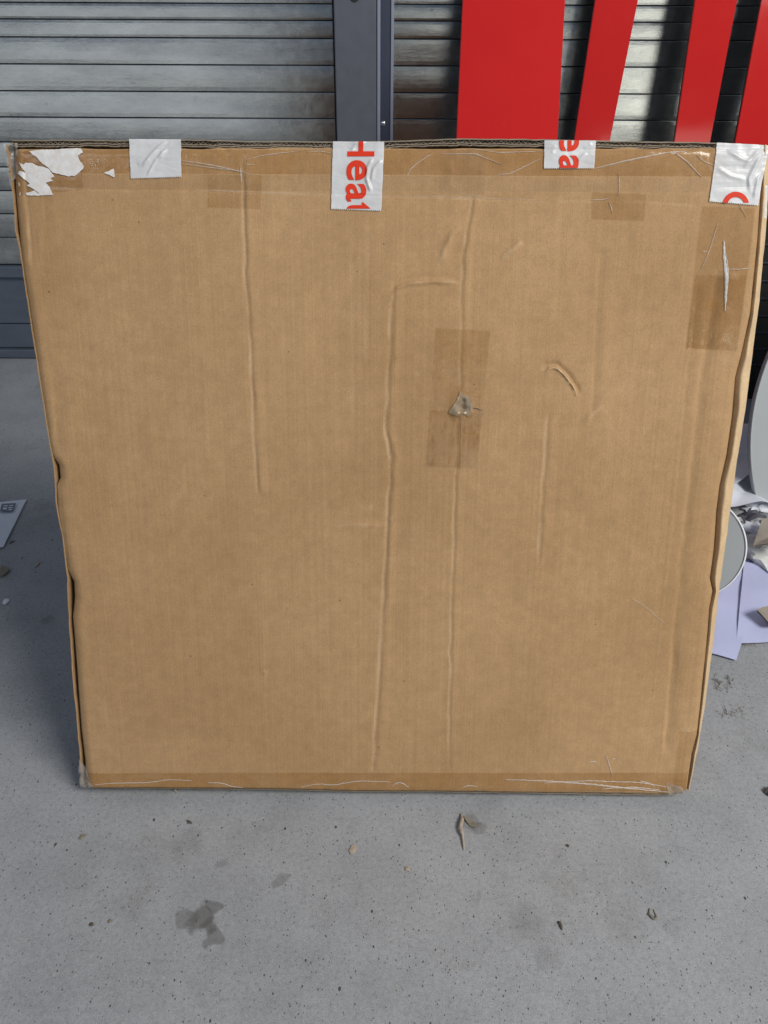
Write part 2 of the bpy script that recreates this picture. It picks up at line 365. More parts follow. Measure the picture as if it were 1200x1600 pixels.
m = M('red_enamel'); o = m.coord(); REDP = m.set(col=m.mix(m.ramp(m.noise(m.coord((30, 30, 3), rotz=(0,.3,0)), 1, 6, .75), [(.66, 0), (.8, .12)]), m.mix(m.noise(o, 5, 5), (.54,.014,.012), (.63,.022,.018)), (.6,.35,.32)), rough=m.ramp(m.noise(o, 14, 5), [(.3, .05), (.7, .11)]), spec=.5, normal=m.bump(m.noise(o, 3, 2), .06, .01))
m = M('dark_back'); DARKB = m.set(col=m.mix(m.noise(m.coord(), 9, 4), (.015,.018,.03), (.03,.035,.05)), rough=.5)
m = M('white_paper'); o = m.coord(); PAPER = m.set(col=m.mix(m.noise(o, 14, 5), (.60,.62,.70), (.72,.74,.80)), rough=.6, normal=m.bump(m.noise(o, 25, 3), .25, .004))
m = M('lilac_paper'); o = m.coord(); LILAC = m.set(col=m.mix(m.noise(o, 10, 5), (.47,.50,.74), (.57,.60,.84)), rough=.45, normal=m.bump(m.noise(o, 16, 3), .3, .005))
m = M('pale_board'); o = m.coord(); PALE = m.set(col=m.mix(m.noise(o, 7, 4), (.36,.385,.40), (.43,.455,.465)), rough=.45, normal=m.bump(m.noise(o, 4, 2), .1, .01))
m = M('pale_rim'); PRIM = m.set(col=m.mix(m.noise(m.coord(), 30, 4), (.66,.69,.72), (.76,.78,.8)), rough=.4)
m = M('torn_carton'); o = m.coord(); TORN = m.set(col=m.mix(m.noise(o, 25, 5), (.20,.17,.14), (.34,.30,.25)), rough=.8, normal=m.bump(m.noise(o, 80, 4), .5, .002))
m = M('pulp_white'); o = m.coord(); PULP = m.set(col=m.mix(m.noise(o, 30, 5), (.55,.57,.55), (.75,.75,.70)), rough=.8, normal=m.bump(m.noise(o, 90, 4), .6, .003))
m = M('dark_foil'); o = m.coord(); FOIL = m.set(col=m.mix(m.noise(o, 20, 5), (.03,.03,.04), (.10,.10,.12)), rough=.3)
m = M('dry_leaf'); o = m.coord(); LEAF = m.set(col=m.mix(m.noise(o, 120, 4), (.13,.12,.09), (.28,.25,.19)), rough=.8, normal=m.bump(m.noise(o, 300, 3), .4, .001))
m = M('wood_chip'); o = m.coord(); CHIP = m.set(col=m.mix(m.noise(o, 160, 4), (.30,.25,.20), (.45,.38,.30)), rough=.85)
m = M('bark_chip'); o = m.coord(); BARK = m.set(col=m.mix(m.noise(o, 160, 4), (.05,.04,.035), (.12,.10,.08)), rough=.85)
m = M('grey_print'); GPRINT = m.set(col=m.mix(m.noise(m.coord(), 60, 3), (.13,.14,.19), (.18,.19,.25)), rough=.6)

# ------------------------------------------------------------------ setting: floor
bm = bmesh.new(); bmesh.ops.create_grid(bm, x_segments=2, y_segments=2, size=9)
fl = bm_obj('floor', bm, FLOOR); tag(fl, 'grey speckled concrete floor', kind='structure')

# ------------------------------------------------------------------ roller shutter
sh = empty('roller_shutter', (0, WALL, 0))
tag(sh, 'galvanised steel roller shutter of horizontal ribs behind the carton', 'roller shutter')
lines = [5, 31, 59, 101, 143, 184, 223, 262, 299, 335, 372]
zs = [on_wall(250, y).z for y in lines]
railtop = on_wall(20, 414).z
up = zs[0]; k = 0
zall = list(zs)
while up < 2.5: up += (.062 if k % 3 else .04); zall.insert(0, up); k += 1
prof = []   # (z, outward depth, material)
r_ = random.Random(3)
for i, z in enumerate(zall):
    zn = zall[i+1] if i+1 < len(zall) else railtop+.002
    tilt = r_.uniform(-.0004, .0004); bul = .0003+r_.uniform(0, .0002)
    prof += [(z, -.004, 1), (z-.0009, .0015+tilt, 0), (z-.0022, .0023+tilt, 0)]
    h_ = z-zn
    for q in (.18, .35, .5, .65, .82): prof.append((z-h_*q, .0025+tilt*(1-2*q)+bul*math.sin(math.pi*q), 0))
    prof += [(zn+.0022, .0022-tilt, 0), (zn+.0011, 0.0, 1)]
prof.append((railtop, -.006, 1))
X0, X1 = -3.2, 3.6; nxs = 60
vv = []; ff = []; mi = []
xs = np.linspace(X0, X1, nxs)
for (z, d, mt) in prof:
    for x in xs: vv.append((x, -(d+.0006*math.sin(x*3.1+z*40)), z))
for j in range(len(prof)-1):
    for i in range(nxs-1):
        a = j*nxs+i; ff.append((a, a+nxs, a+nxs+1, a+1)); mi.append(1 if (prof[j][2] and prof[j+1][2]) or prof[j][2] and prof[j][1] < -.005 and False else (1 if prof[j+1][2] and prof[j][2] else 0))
n = len(vv)   # back sheet gives thickness
vv += [(X0, .015, prof[0][0]), (X1, .015, prof[0][0]), (X1, .015, railtop), (X0, .015, railtop)]; ff.append((n, n+1, n+2, n+3)); mi.append(0)
cu = mesh_obj('curtain', vv, ff, [ZINC, GROOVE_DARK], sh, False, mi)
bm = bmesh.new()
z1 = on_wall(20, 430).z; z2 = on_wall(20, 505).z; z3 = on_wall(20, 541).z
box_mb(bm, (X0, -.030, z1), (X1, .012, railtop), .002); box_mb(bm, (X0, -.010, z2+.003), (X1, .012, z1-.003), .002)
box_mb(bm, (X0, -.012, z3), (X1, .012, z2), .002); box_mb(bm, (X0, -.030, 0.003), (X1, .012, z3-.002), .003)
bm_obj('bottom_rail', bm, RAIL, sh)

# ------------------------------------------------------------------ post
off = .10
xl = on_wall(521, 0, off).x; xm = on_wall(589, 0, off).x; xr1 = on_wall(594.5, 0, off).x
xr2 = on_wall(611, 0, off-.03).x; xr3 = on_wall(616, 0, off-.03).x
po = empty('steel_post', ((xl+xm)/2, WALL-off, 0)); tag(po, 'dark grey steel post with pale edges standing before the shutter', 'post')
def rel(a): return a-(xl+xm)/2
bm = bmesh.new(); box_mb(bm, (rel(xl), 0, 0.002), (rel(xm), .07, 2.5), .003); bm_obj('post_face', bm, POST, po)
bm = bmesh.new(); box_mb(bm, (rel(xm)+.0005, -.004, 0.002), (rel(xr1), .07, 2.5), .0015); bm_obj('corner_strip', bm, EDGE, po)
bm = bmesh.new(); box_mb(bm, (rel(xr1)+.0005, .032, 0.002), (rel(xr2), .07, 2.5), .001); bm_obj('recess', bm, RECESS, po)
bm = bmesh.new(); box_mb(bm, (rel(xr2)+.0005, .028, 0.002), (rel(xr3), .07, 2.5), .001); bm_obj('edge_strip', bm, EDGE, po)
bp = on_wall(599, 193, off-.032)
bm = bmesh.new(); bmesh.ops.create_uvsphere(bm, u_segments=20, v_segments=12, radius=.0085)
for v in bm.verts: v.co = Vector((rel(bp.x)+v.co.x, .0325+v.co.y*.7, bp.z+v.co.z))
bo = bm_obj('bolt', bm, BOLT, po, True)
hp = on_wall(554, -6, off)
bm = bmesh.new(); bmesh.ops.create_cone(bm, cap_ends=True, segments=32, radius1=.0135, radius2=.0135, depth=.002, matrix=Matrix.Translation((rel(hp.x), -.0008, hp.z)) @ Matrix.Rotation(R(90), 4, 'X'))
bm_obj('hole', bm, BLACK, po)
# shadow in the gap at the post's left, painted as a black strip
bm = bmesh.new(); box_mb(bm, (rel(xl)-.006, .03, .002), (rel(xl)-.0005, .07, 2.5)); bm_obj('gap_shadow', bm, BLACK, po)

# ------------------------------------------------------------------ red boards leaning on the shutter
def plank(e0, e1, r0, r1, label):
    """e0/e1: (left,right) picture x at picture y 0 and 220; r0/r1: metres in front of the wall there"""
    def P(x, y, o): return np.array(on_wall(x, y, o))
    tl, tr = P(e0[0], 0, r0), P(e0[1], 0, r0); bl, br = P(e1[0], 220, r1), P(e1[1], 220, r1)
    def ext(a, b, z): t = (z-a[2])/(b[2]-a[2]); return a+(b-a)*t
    def top_z(a, b): return a[2]+min(.42, .42)
    TL, TR = ext(tl, bl, tl[2]+.25), ext(tr, br, tr[2]+.25); BL, BR = ext(tl, bl, .004), ext(tr, br, .004)
    nrm = np.cross(TR-TL, BL-TL); nrm /= np.linalg.norm(nrm)
    if nrm[1] > 0: nrm = -nrm
    th = .008; c = (BL+BR)/2
    o = empty('red_board', tuple(c)); tag(o, label, 'red board', 'red boards leaning on the shutter')
    f = [TL, TR, BR, BL]; bk = [p-nrm*th for p in f]
    bm = bmesh.new(); vs_ = [bm.verts.new(tuple(p-c)) for p in f+[p-nrm*(th-.0015) for p in f]]
    for q in ((0,3,2,1), (4,5,6,7), (0,1,5,4), (1,2,6,5), (2,3,7,6), (3,0,4,7)): bm.faces.new([vs_[i] for i in q])
    bmesh.ops.bevel(bm, geom=bm.edges[:], offset=.0012, segments=2, affect='EDGES')
    bm_obj('front_sheet', bm, REDP, o)
    ins = .002
    vb = [tuple(p-nrm*(th-.0013)-c) for p in f]+[tuple(p-nrm*(th+.004)-c) for p in f]
    mesh_obj('backing', vb, [(0,3,2,1), (4,5,6,7), (0,1,5,4), (1,2,6,5), (2,3,7,6), (3,0,4,7)], DARKB, o, False)
plank((723,883), (713,871), .22, .42, 'widest glossy red board, leaning right of the steel post')
plank((930,997), (897,953), .10, .14, 'narrow red board leaning just right of the widest one')
plank((1086,1152), (1054,1110), .13, .168, 'narrow red board between the bright shutter gap and the edge board')
plank((1190,1258), (1149,1205), .10, .16, 'red board at the far right, cut off by the picture edge')

# ------------------------------------------------------------------ the carton
bx = empty('cardboard_box', tuple(ROOT)); tag(bx, 'large square dented cardboard carton sealed with tape, leaning back on the concrete', 'cardboard box')
# front panel
nx, ny = 520, 440
tt = np.linspace(0, 1, ny)[:, None]; ss = np.linspace(0, 1, nx)[None, :]
X = np.zeros((ny, nx)); Y = np.zeros((ny, nx))
for it in range(3):
    yy = top(X) + (bot(X)-top(X))*tt if it else 232+(1236-232)*tt+0*X
    le = interp(LEFT, yy[:, :1]); re = interp(RIGHT, yy[:, -1:]); X = le+(re-le)*ss; Y = top(X)+(bot(X)-top(X))*tt
Hz = H(X, Y)
P = box_pts(X, Y, Hz).reshape(-1, 3)
faces = grid_faces(nx, ny)
ring = [i for i in range(nx)]+[j*nx+nx-1 for j in range(1, ny)]+[(ny-1)*nx+i for i in range(nx-2, -1, -1)]+[j*nx for j in range(ny-2, 0, -1)]
base = len(P); back = P[ring]-N*.0055; P = np.vstack([P, back]); L = len(ring)
for k in range(L): a, b = ring[k], ring[(k+1) % L]; faces.append((a, b, base+(k+1) % L, base+k))
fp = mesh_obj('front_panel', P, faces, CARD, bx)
at = fp.data.attributes.new('wear_and_light', 'FLOAT', 'POINT'); at.data.foreach_set('value', np.concatenate([WEAR_AND_LIGHT(X, Y).ravel(), np.zeros(L)]).astype(np.float32))

def ribbon(pts, th, w0, w1, m_, name=None, parent=None, segs=2):
    """a board edge seen end-on: thickness th px along the picture normal, running from w0 back to w1"""
    pts = np.array(pts, float); d = np.gradient(pts, axis=0); l = np.hypot(d[:, 0], d[:, 1])[:, None]; nn = np.stack([-d[:, 1], d[:, 0]], 1)/l
    A = pts-nn*th/2; B = pts+nn*th/2; n_ = len(pts)
    w0 = np.broadcast_to(np.asarray(w0, float), (n_,)); w1 = np.broadcast_to(np.asarray(w1, float), (n_,))
    front = np.vstack([box_pts(A[:, 0], A[:, 1], 0*w0), box_pts(B[:, 0], B[:, 1], 0*w0)])
    vs_ = np.vstack([front+N*np.concatenate([w0, w0])[:, None], front+N*np.concatenate([w1, w1])[:, None]])
    f = []
    for i in range(n_-1):
        a, b, c, e = i, i+1, n_+i, n_+i+1; a2, b2, c2, e2 = [q+2*n_ for q in (a, b, c, e)]
        f += [(a, b, e, c), (a, a2, b2, b), (c, e, e2, c2), (a2, c2, e2, b2)]
    f += [(0, n_, 3*n_, 2*n_), (n_-1, 3*n_-1, 4*n_-1, 2*n_-1)]
    return vs_, f
def merged(name, parts, mat, parent, smooth=False):
    V = []; Fc = []; o = 0
    for v, f in parts: V.append(v); Fc += [tuple(i+o for i in q) for q in f]; o += len(v)
    return mesh_obj(name, np.vstack(V), Fc, mat, parent, smooth)
nt = smooth_noise(21, (14, 1)); nt2 = smooth_noise(22, (70, 1)); nt3 = smooth_noise(23, (4, 1))
xs = np.arange(14, 1204, 2.0)
ytop = lambda x: np.interp(x, [0, 20, 150, 300, 520, 600, 700, 850, 1000, 1130, 1205], [217, 218, 219, 218.5, 222, 220, 216.5, 217.5, 220.5, 223, 227])+.9*nt(x, 0*x)+.8*nt2(x, 0*x)
ymid = lambda x: np.minimum(ytop(x)+6.3+1.0*nt(x+300, 0*x)+1.0*nt2(x+99, 0*x), 230.5)
ylow = lambda x: np.minimum(ymid(x)+3.0+.8*nt3(x, 0*x), 231.5)
parts = [ribbon(np.stack([xs, ytop(xs)], 1), 1.9, -.0035+.001*nt(xs, 0*xs), -DEPTH, None)]
parts += [ribbon(np.stack([xs, ymid(xs)], 1), 1.5, -.003, -DEPTH+.005, None)]
parts += [ribbon(np.stack([xs, ylow(xs)], 1), 1.6, -.0028+.0008*nt3(xs, 0*xs), -.03, None)]
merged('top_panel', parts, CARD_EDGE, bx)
xf = np.arange(16, 1200, .9); ph = 2*np.pi*xf/7.2+2.2*nt2(xf*.7, 0*xf)
mid = (ytop(xf)+ymid(xf))/2; amp = (ymid(xf)-ytop(xf))/2-.6
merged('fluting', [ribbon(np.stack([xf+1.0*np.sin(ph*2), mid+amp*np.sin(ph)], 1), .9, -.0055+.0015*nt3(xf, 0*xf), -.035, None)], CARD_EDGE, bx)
# bottom board edge with tiny flutes
xb = np.arange(128, 1072, 2.0)
bp_ = [ribbon(np.stack([xb, bot(xb)+1.6+.5*nt(xb, 0*xb)], 1), 1.0, -.004, -DEPTH, None), ribbon(np.stack([xb, bot(xb)+4.4+.5*nt(xb+50, 0*xb)], 1), 1.0, -.0045, -DEPTH, None)]
xf = np.arange(130, 1070, .9); ph = 2*np.pi*xf/5.6
bp_.append(ribbon(np.stack([xf, bot(xf)+3.0+.9*np.sin(ph)], 1), .6, -.0055, -.03, None))
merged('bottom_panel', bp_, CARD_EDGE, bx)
# left side panel with its pale cut edge
ys = np.arange(224, 1230, 3.0); xo = interp(LOUT, ys)+1.8+.7*nt(ys, 0*ys)
merged('side_panel', [ribbon(np.stack([xo+1.2, ys], 1), 1.8, -.004, -DEPTH, None)], CARD, bx)
# right side: crushed rounded fold, then the side wall
ys = np.arange(226, 1240, 2.5); xi = interp(RIGHT, ys); xo = interp(ROUT, ys)+.5*nt(ys, 0*ys)
gap = np.interp(ys, [226, 380, 500, 560, 640, 750, 900, 935, 960, 1135, 1150, 1200, 1238], [0, 0, .2, 1.0, 2.2, 2.0, 2.2, 1.2, 0, 0, .6, 2.6, 1.4])
K = 12; V = []
for k in range(K):
    q = k/(K-1); xk = xi+gap+(xo-xi-gap)*(1-(1-q)**1.3)
    wk = -.0045+.0045*math.sin(math.pi*min(1, q*1.5))*1.0-.010*q**2.2 + .0013*n3(xk*1.5, ys*.8)*math.sin(math.pi*q)
    wk = wk-.004*np.clip(gap/2, 0, 1)*(1-q)
    V.append(box_pts(600+(xk-600)*(1-wk), ys, wk))
for dw in (-.03, -.055, -DEPTH): V.append(box_pts(xo, ys, 0*ys)+N*dw)
V.append(box_pts(xo-4, ys, 0*ys)+N*(-DEPTH)); V.append(box_pts(xi+gap-3, ys, 0*ys)+N*(-.02))
V = np.array(V); nk, nyy = V.shape[:2]
f = []
for k in range(nk-1):
    for j in range(nyy-1): f.append((k*nyy+j, k*nyy+j+1, (k+1)*nyy+j+1, (k+1)*nyy+j))
for j in range(nyy-1): f.append(((nk-1)*nyy+j, (nk-1)*nyy+j+1, j+1, j))
mesh_obj('side_panel', V.reshape(-1, 3), f, CARD_LIGHT, bx)['label'] = 'pale crushed right side fold'  # crushed liner, coloured paler still to carry the side light
# back panel
c = [box_pts(px, py, 0.0)-N*DEPTH for px, py in ((6,220), (1200,228), (1076,1240), (125,1232))]
c2 = [p+N*.006 for p in c]
mesh_obj('back_panel', c+c2, [(0,1,2,3), (4,7,6,5), (0,4,5,1), (1,5,6,2), (2,6,7,3), (3,7,4,0)], CARD, bx, False)

# conforming patches -------------------------------------------------
def Hs(px, py):
    """face height, held smooth past the edges so tape can bridge them"""
    px = np.asarray(px, float); py = np.asarray(py, float)
    return np.where(py < 233, H(px, np.full_like(py, 233.0))*.6-.0006, H(px, py))
def patch(name, quad, mat, parent, lift=.0005, serr=None, wr=(), step=2.0, crinkle=.00012, label=None):
    """quad: TL TR BR BL in picture positions; wr: ridges (pts,width,height mm)"""
    q = np.array(quad, float); wdt = max(np.linalg.norm(q[1]-q[0]), np.linalg.norm(q[2]-q[3])); hgt = max(np.linalg.norm(q[3]-q[0]), np.linalg.norm(q[2]-q[1]))
    a, b = max(3, int(wdt/step)), max(3, int(hgt/step)); s = np.linspace(0, 1, a)[None, :]; t = np.linspace(0, 1, b)[:, None]
    x = (q[0,0]*(1-s)+q[1,0]*s)*(1-t)+(q[3,0]*(1-s)+q[2,0]*s)*t; y = (q[0,1]*(1-s)+q[1,1]*s)*(1-t)+(q[3,1]*(1-s)+q[2,1]*s)*t
    if serr: y[-1] += serr*np.where(np.arange(a) % 2, 1, -1)
    # keep a slightly uneven outline
    x[:, 0] += .35*n5(y[:, 0]*1.5, x[:, 0]); x[:, -1] += .35*n5(y[:, -1]*1.5, x[:, -1])
    z = Hs(x, y)+lift+crinkle*n5(x, y)
    for pts, wd, am in wr:
        d, _, p = seg_dist(x, y, pts); z += am*MM*np.exp(-(d/wd)**2)*np.clip(p/.15, 0, 1)*np.clip((1-p)/.15, 0, 1)
    o = mesh_obj(name, box_pts(x, y, z).reshape(-1, 3), grid_faces(a, b), mat, parent)
    if label: o['label'] = label
    return o
def strands(lines_, mat, parent, name='tape_wrinkle_glint', lift=.0012, wd=1.1):
    for ln in lines_:
        V = []; Fc = []; o = 0; wdd = wd
        if isinstance(ln, tuple): ln, wdd = ln
        ln = np.array(ln, float)
        # resample with slight wobble
        seg = np.hypot(*np.diff(ln, axis=0).T); cum = np.concatenate([[0], np.cumsum(seg)]); n_ = max(6, int(cum[-1]/3)); u = np.linspace(0, cum[-1], n_)
        x = np.interp(u, cum, ln[:, 0]); y = np.interp(u, cum, ln[:, 1])
        if len(ln) > 2:
            for _ in range(3): x[1:-1] = (x[:-2]+x[1:-1]*2+x[2:])/4; y[1:-1] = (y[:-2]+y[1:-1]*2+y[2:])/4
        x = x+.5*n5(u*2+ln[0,0], 0*u); y = y+.5*n5(u*2+ln[0,1], 0*u+9)
        dx = np.gradient(x); dy = np.gradient(y); l = np.hypot(dx, dy); nx_ = -dy/l; ny_ = dx/l
        hw = wdd*.5*np.sin(np.pi*np.linspace(.06, .94, n_))**.6*(1+.4*n5(u*3, 0*u+4))
        rows = [(x-nx_*hw, y-ny_*hw, lift*.6), (x, y, lift+.0004), (x+nx_*hw, y+ny_*hw, lift*.6)]
        pts = [box_pts(a, b, Hs(a, b)+c_) for a, b, c_ in rows]; V += pts
        for r0 in range(2):
            for i in range(n_-1): a = o+r0*n_+i; Fc.append((a, a+1, a+n_+1, a+n_))
        mesh_obj(name, np.vstack(V), Fc, mat, parent)
def conform(name, polys, mat, parent, lift, grid=3.0, clip=None, jag=0):
    """flat 2-D outlines in picture positions laid onto the dented face"""
    bm = bmesh.new()
    for me_or_poly in polys:
        if isinstance(me_or_poly, list):
            pl = me_or_poly
            if jag:
                q = []
                for a, b in zip(pl, pl[1:]+pl[:1]):
                    n_ = max(1, int(math.hypot(b[0]-a[0], b[1]-a[1])/3))
                    for k in range(n_): t = k/n_; q.append((a[0]+(b[0]-a[0])*t+random.uniform(-jag, jag), a[1]+(b[1]-a[1])*t+random.uniform(-jag, jag)))
                pl = q
            vs_ = [bm.verts.new((p[0], p[1], 0)) for p in pl]; es = [bm.edges.new((vs_[i], vs_[(i+1) % len(vs_)])) for i in range(len(vs_))]
            bmesh.ops.triangle_fill(bm, use_beauty=True, edges=es)
        else:
            V_, F_ = me_or_poly; vs_ = [bm.verts.new((p[0], p[1], 0)) for p in V_]
            for f_ in F_:
                try: bm.faces.new([vs_[i] for i in f_])
                except ValueError: pass
    def cut(co, no, clr=False):
        bmesh.ops.bisect_plane(bm, geom=bm.verts[:]+bm.edges[:]+bm.faces[:], plane_co=co, plane_no=no, clear_outer=clr)
    if clip:
        for (co, no) in clip: cut((co[0], co[1], 0), (no[0], no[1], 0), True)
    if not bm.verts: return
    x0 = min(v.co.x for v in bm.verts); x1 = max(v.co.x for v in bm.verts); y0 = min(v.co.y for v in bm.verts); y1 = max(v.co.y for v in bm.verts)
    g = x0+grid/2
    while g < x1: cut((g, 0, 0), (1, 0, 0)); g += grid
    g = y0+grid/2
    while g < y1: cut((0, g, 0), (0, 1, 0)); g += grid
    bm.verts.index_update()
    A = np.array([v.co[:] for v in bm.verts]); fz = [[v.index for v in f_.verts] for f_ in bm.faces]; bm.free()
    z = Hs(A[:, 0], A[:, 1])+lift
    if callable(getattr(conform, 'extra', None)): z = z+conform.extra(A[:, 0], A[:, 1])
    P_ = box_pts(A[:, 0], A[:, 1], z)
    # make all faces look outward
    out = []
    for f_ in fz:
        q_ = P_[f_]; nrm = np.cross(q_, np.roll(q_, -1, 0)).sum(0); out.append(f_ if nrm @ N > 0 else f_[::-1])
    return mesh_obj(name, P_, out, mat, parent)
def glyph(ch, x0, x1, y0, y1, bold=.028):
    """a letter turned a quarter clockwise, fitted to a picture rectangle"""
    cu = bpy.data.curves.new('t', 'FONT'); cu.body = ch; cu.size = 1; cu.offset = bold; cu.resolution_u = 6
    o = bpy.data.objects.new('t', cu); C.objects.link(o); dg = bpy.context.evaluated_depsgraph_get(); dg.update()
    me = bpy.data.meshes.new_from_object(o.evaluated_get(dg)); V_ = [v.co[:] for v in me.vertices]; F_ = [list(p.vertices) for p in me.polygons]
    bpy.data.objects.remove(o); bpy.data.meshes.remove(me); bpy.data.curves.remove(cu)
    A = np.array(V_); a0, a1 = A[:, 0].min(), A[:, 0].max(); b0, b1 = A[:, 1].min(), A[:, 1].max()
    return ([(x0+(v[1]-b0)/(b1-b0)*(x1-x0), y0+(v[0]-a0)/(a1-a0)*(y1-y0)) for v in V_], F_)

# clear tape, deepest first
T = 'clear_tape'
patch(T, [(36,234),(1116,233),(1112,276),(36,270)], FILM, bx, .0004, step=3, crinkle=.0002, label='long clear tape along the top edge')
patch(T, [(34,272),(1108,278),(1104,300),(34,296)], FILM_L, bx, .0004, step=3, label='thin clear tape below the top edge')
patch(T, [(122,1207),(1076,1207),(1072,1237),(126,1230)], FILM, bx, .0005, step=3, crinkle=.0003, label='long clear tape along the bottom edge')
patch(T, [(324,272),(410,274),(408,327),(325,324)], FILM_P, bx, .0008)
patch(T, [(925,300),(1010,304),(1006,346),(924,342)], FILM_P, bx, .0008)
patch(T, [(686,234),(760,235),(758,304),(686,302)], FILM_L, bx, .0009)
patch(T, [(22,236),(128,238),(130,296),(100,304),][:3]+[(24,306)], FILM, bx, .0008, label='clear tape on the upper left corner')
patch(T, [(680,512),(766,517),(745,732),(666,728)], FILM_P, bx, .0007, step=1.6, crinkle=.00012, label='clear tape patch across the puncture')
patch(T, [(673,640),(755,646),(745,732),(666,728)], FILM_2, bx, .0017, step=1.6)
patch(T, [(1096,322),(1180,326),(1152,548),(1072,544)], FILM_P, bx, .0007, crinkle=.00008, label='clear tape running down from the upper right corner')
patch(T, [(1086,430),(1166,430),(1152,548),(1072,544)], FILM_2, bx, .0015, crinkle=.00008)
patch(T, [(1062,1142),(1091,1142),(1074,1234),(1050,1234)], FILM_P, bx, .0009)
patch(T, [(1040,1222),(1062,1226),(1073,1240),(1044,1241)], FILM_W, bx, .0016, crinkle=.002)
patch(T, [(122,1188),(134,1200),(148,1228),(125,1232)], FILM_W, bx, .002, crinkle=.003, label='wrinkled clear tape on the lower left corner')
patch(T, [(4,222),(26,224),(28,268),(13,290)], FILM_W, bx, .0012, crinkle=.003)
patch(T, [(100,1180),(100,1180),(100,1180),(100,1180)], FILM_W, bx) if False else None
# folds and strings in the clear tape, their white highlights painted as ribbons
strands([[(635,276),(643,262),(655,253),(676,240)], [(690,241),(742,240),(770,251),(784,256)], [(775,274),(800,270),(820,260),(846,247)],
         ([(930,263),(975,252),(1040,239),(1075,236)], 2.2), ([(1050,236),(1075,255),(1096,278)], 1.8), [(1085,240),(1100,254),(1128,262)],
         [(967,270),(968,290),(966,306)], [(952,316),(956,326),(957,334)], [(924,312),(945,312),(953,309)],
         ([(284,251),(320,256),(350,262),(395,273)], 1.6), [(286,256),(330,262),(380,268)], [(386,250),(410,243),(440,239),(470,236)], [(385,258),(398,257)], [(376,262),(377,285)],
         [(480,238),(500,236),(520,240)], [(740,232),(780,238),(850,236)]], STRAND, bx, wd=1.3)
strands([[(1120,350),(1110,385),(1096,420)], [(1136,421),(1152,421),(1174,419)],
         [(1095,394),(1104,393)], [(1153,318),(1160,330),(1166,340)]], STRAND, bx, wd=1.2)
strands([[(150,1224),(180,1222),(230,1222),(265,1217),(300,1219)], [(325,1222),(345,1223),(365,1229),(380,1230)], [(470,1229),(500,1224),(520,1226),(560,1219),(610,1221)],
         [(612,1229),(616,1223),(626,1221),(638,1229)], [(722,1230),(730,1226),(745,1228)], ([(790,1217),(850,1219),(915,1224),(1000,1233),(1044,1237)], 2), [(850,1222),(920,1219),(1000,1222),(1040,1228)],
         ([(940,1232),(985,1229),(1030,1233)], 1.6), [(947,1180),(951,1192),(957,1212)], [(920,1190),(926,1188),(932,1191)], [(955,1186),(961,1184)], [(1000,1219),(1012,1222),(1022,1228)]], STRAND, bx, wd=1.3)
strands([[(300,297),(420,301),(520,305)], [(600,306),(700,308),(860,313)], [(325,296),(352,299),(366,300)], [(720,304),(760,308)]], STRAND_F, bx, wd=1.8)
strands([([(985,933),(1008,948),(1040,976)], 2.2), [(1078,1135),(1066,1140),(1080,1142)]], STRAND_F, bx, 'scuff', wd=2)
strands([([(1130,376),(1131,400),(1134,430),(1132,485)], 4.5), ([(1133,395),(1137,425),(1133,470)], 2)], SLIT, bx, 'tape_slit', .0016)
# gouged fold rims: paper edges lifted round the puncture and the torn crescent
conform('torn_paper', [[(718,611),(724,618),(731,617),(736,624),(739,634),(737,645),(731,651),(724,646),(716,650),(708,648),(700,644),(704,637),(711,630),(715,621)]], TORN_PAPER, bx, .0014, jag=.8, grid=2.0)
strands([([(719,612),(717,622),(711,630),(707,638)], 3.2), ([(713,648),(720,641),(726,646)], 2.2), ([(735,630),(737,640),(731,650)], 1.6)], CARD_LIGHT, bx, 'torn_paper', .0012)
strands([([(852,581),(858,575),(866,574),(876,580),(890,596),(900,612),(899,619)], 1.6)], CARD_LIGHT, bx, 'torn_paper', .0008)
strands([([(716,634),(724,636),(733,634)], 3.0), ([(722,627),(723,634),(719,641)], 2.4), ([(735,636),(744,638),(753,641)], 1.4)], BARK, bx, 'puncture_tear', .0004)
# torn white label
f4 = lambda L_: [(x/4, y/4+190) for x, y in L_]
lb = conform('torn_label', [f4([(180,185),(215,178),(330,172),(500,165),(522,192),(490,215),(500,240),(527,282),(500,318),(470,340),(430,342),(330,318),(300,285),(255,255),(235,225),(205,205)]),
    f4([(118,255),(150,268),(160,256),(210,262),(240,278),(300,290),(345,345),(318,352),(335,372),(290,382),(312,410),(335,458),(240,462),(170,462),(160,446),(215,432),(252,452),(215,425),(168,400),(188,386),(160,365),(110,325),(118,308),(160,318),(140,290)]),
    f4([(650,320),(680,312),(712,295),(720,352)])], RESID, bx, .0012, jag=.55)
lb['label'] = 'torn white paper label on the upper left corner'
sp = []
for k in range(26):
    x = random.gauss(600, 28)/4; y = random.gauss(262, 20)/4+190; r = random.uniform(.25, .7)
    sp.append([(x+r*random.uniform(.5, 1.6)*math.cos(a), y+r*math.sin(a)) for a in np.linspace(0, 6.28, 7)[:-1]])
conform('glue_residue', sp, GLUE, bx, .0014)
sp = []
for (x, y) in ((118,385),(120,396),(125,455),(127,446)):
    sp.append([(x/4+1.3*random.uniform(.5,1.4)*math.cos(a), y/4+190+2.2*random.uniform(.5,1.4)*math.sin(a)) for a in np.linspace(0, 6.28, 8)[:-1]])
conform('glue_residue', sp, GLUE, bx, .0014)
strands([[(203,178+60),(178,186+60)][:1]+[(178,245),(178,262),(180,275)]], STRAND_F, bx, wd=1.2) if False else None

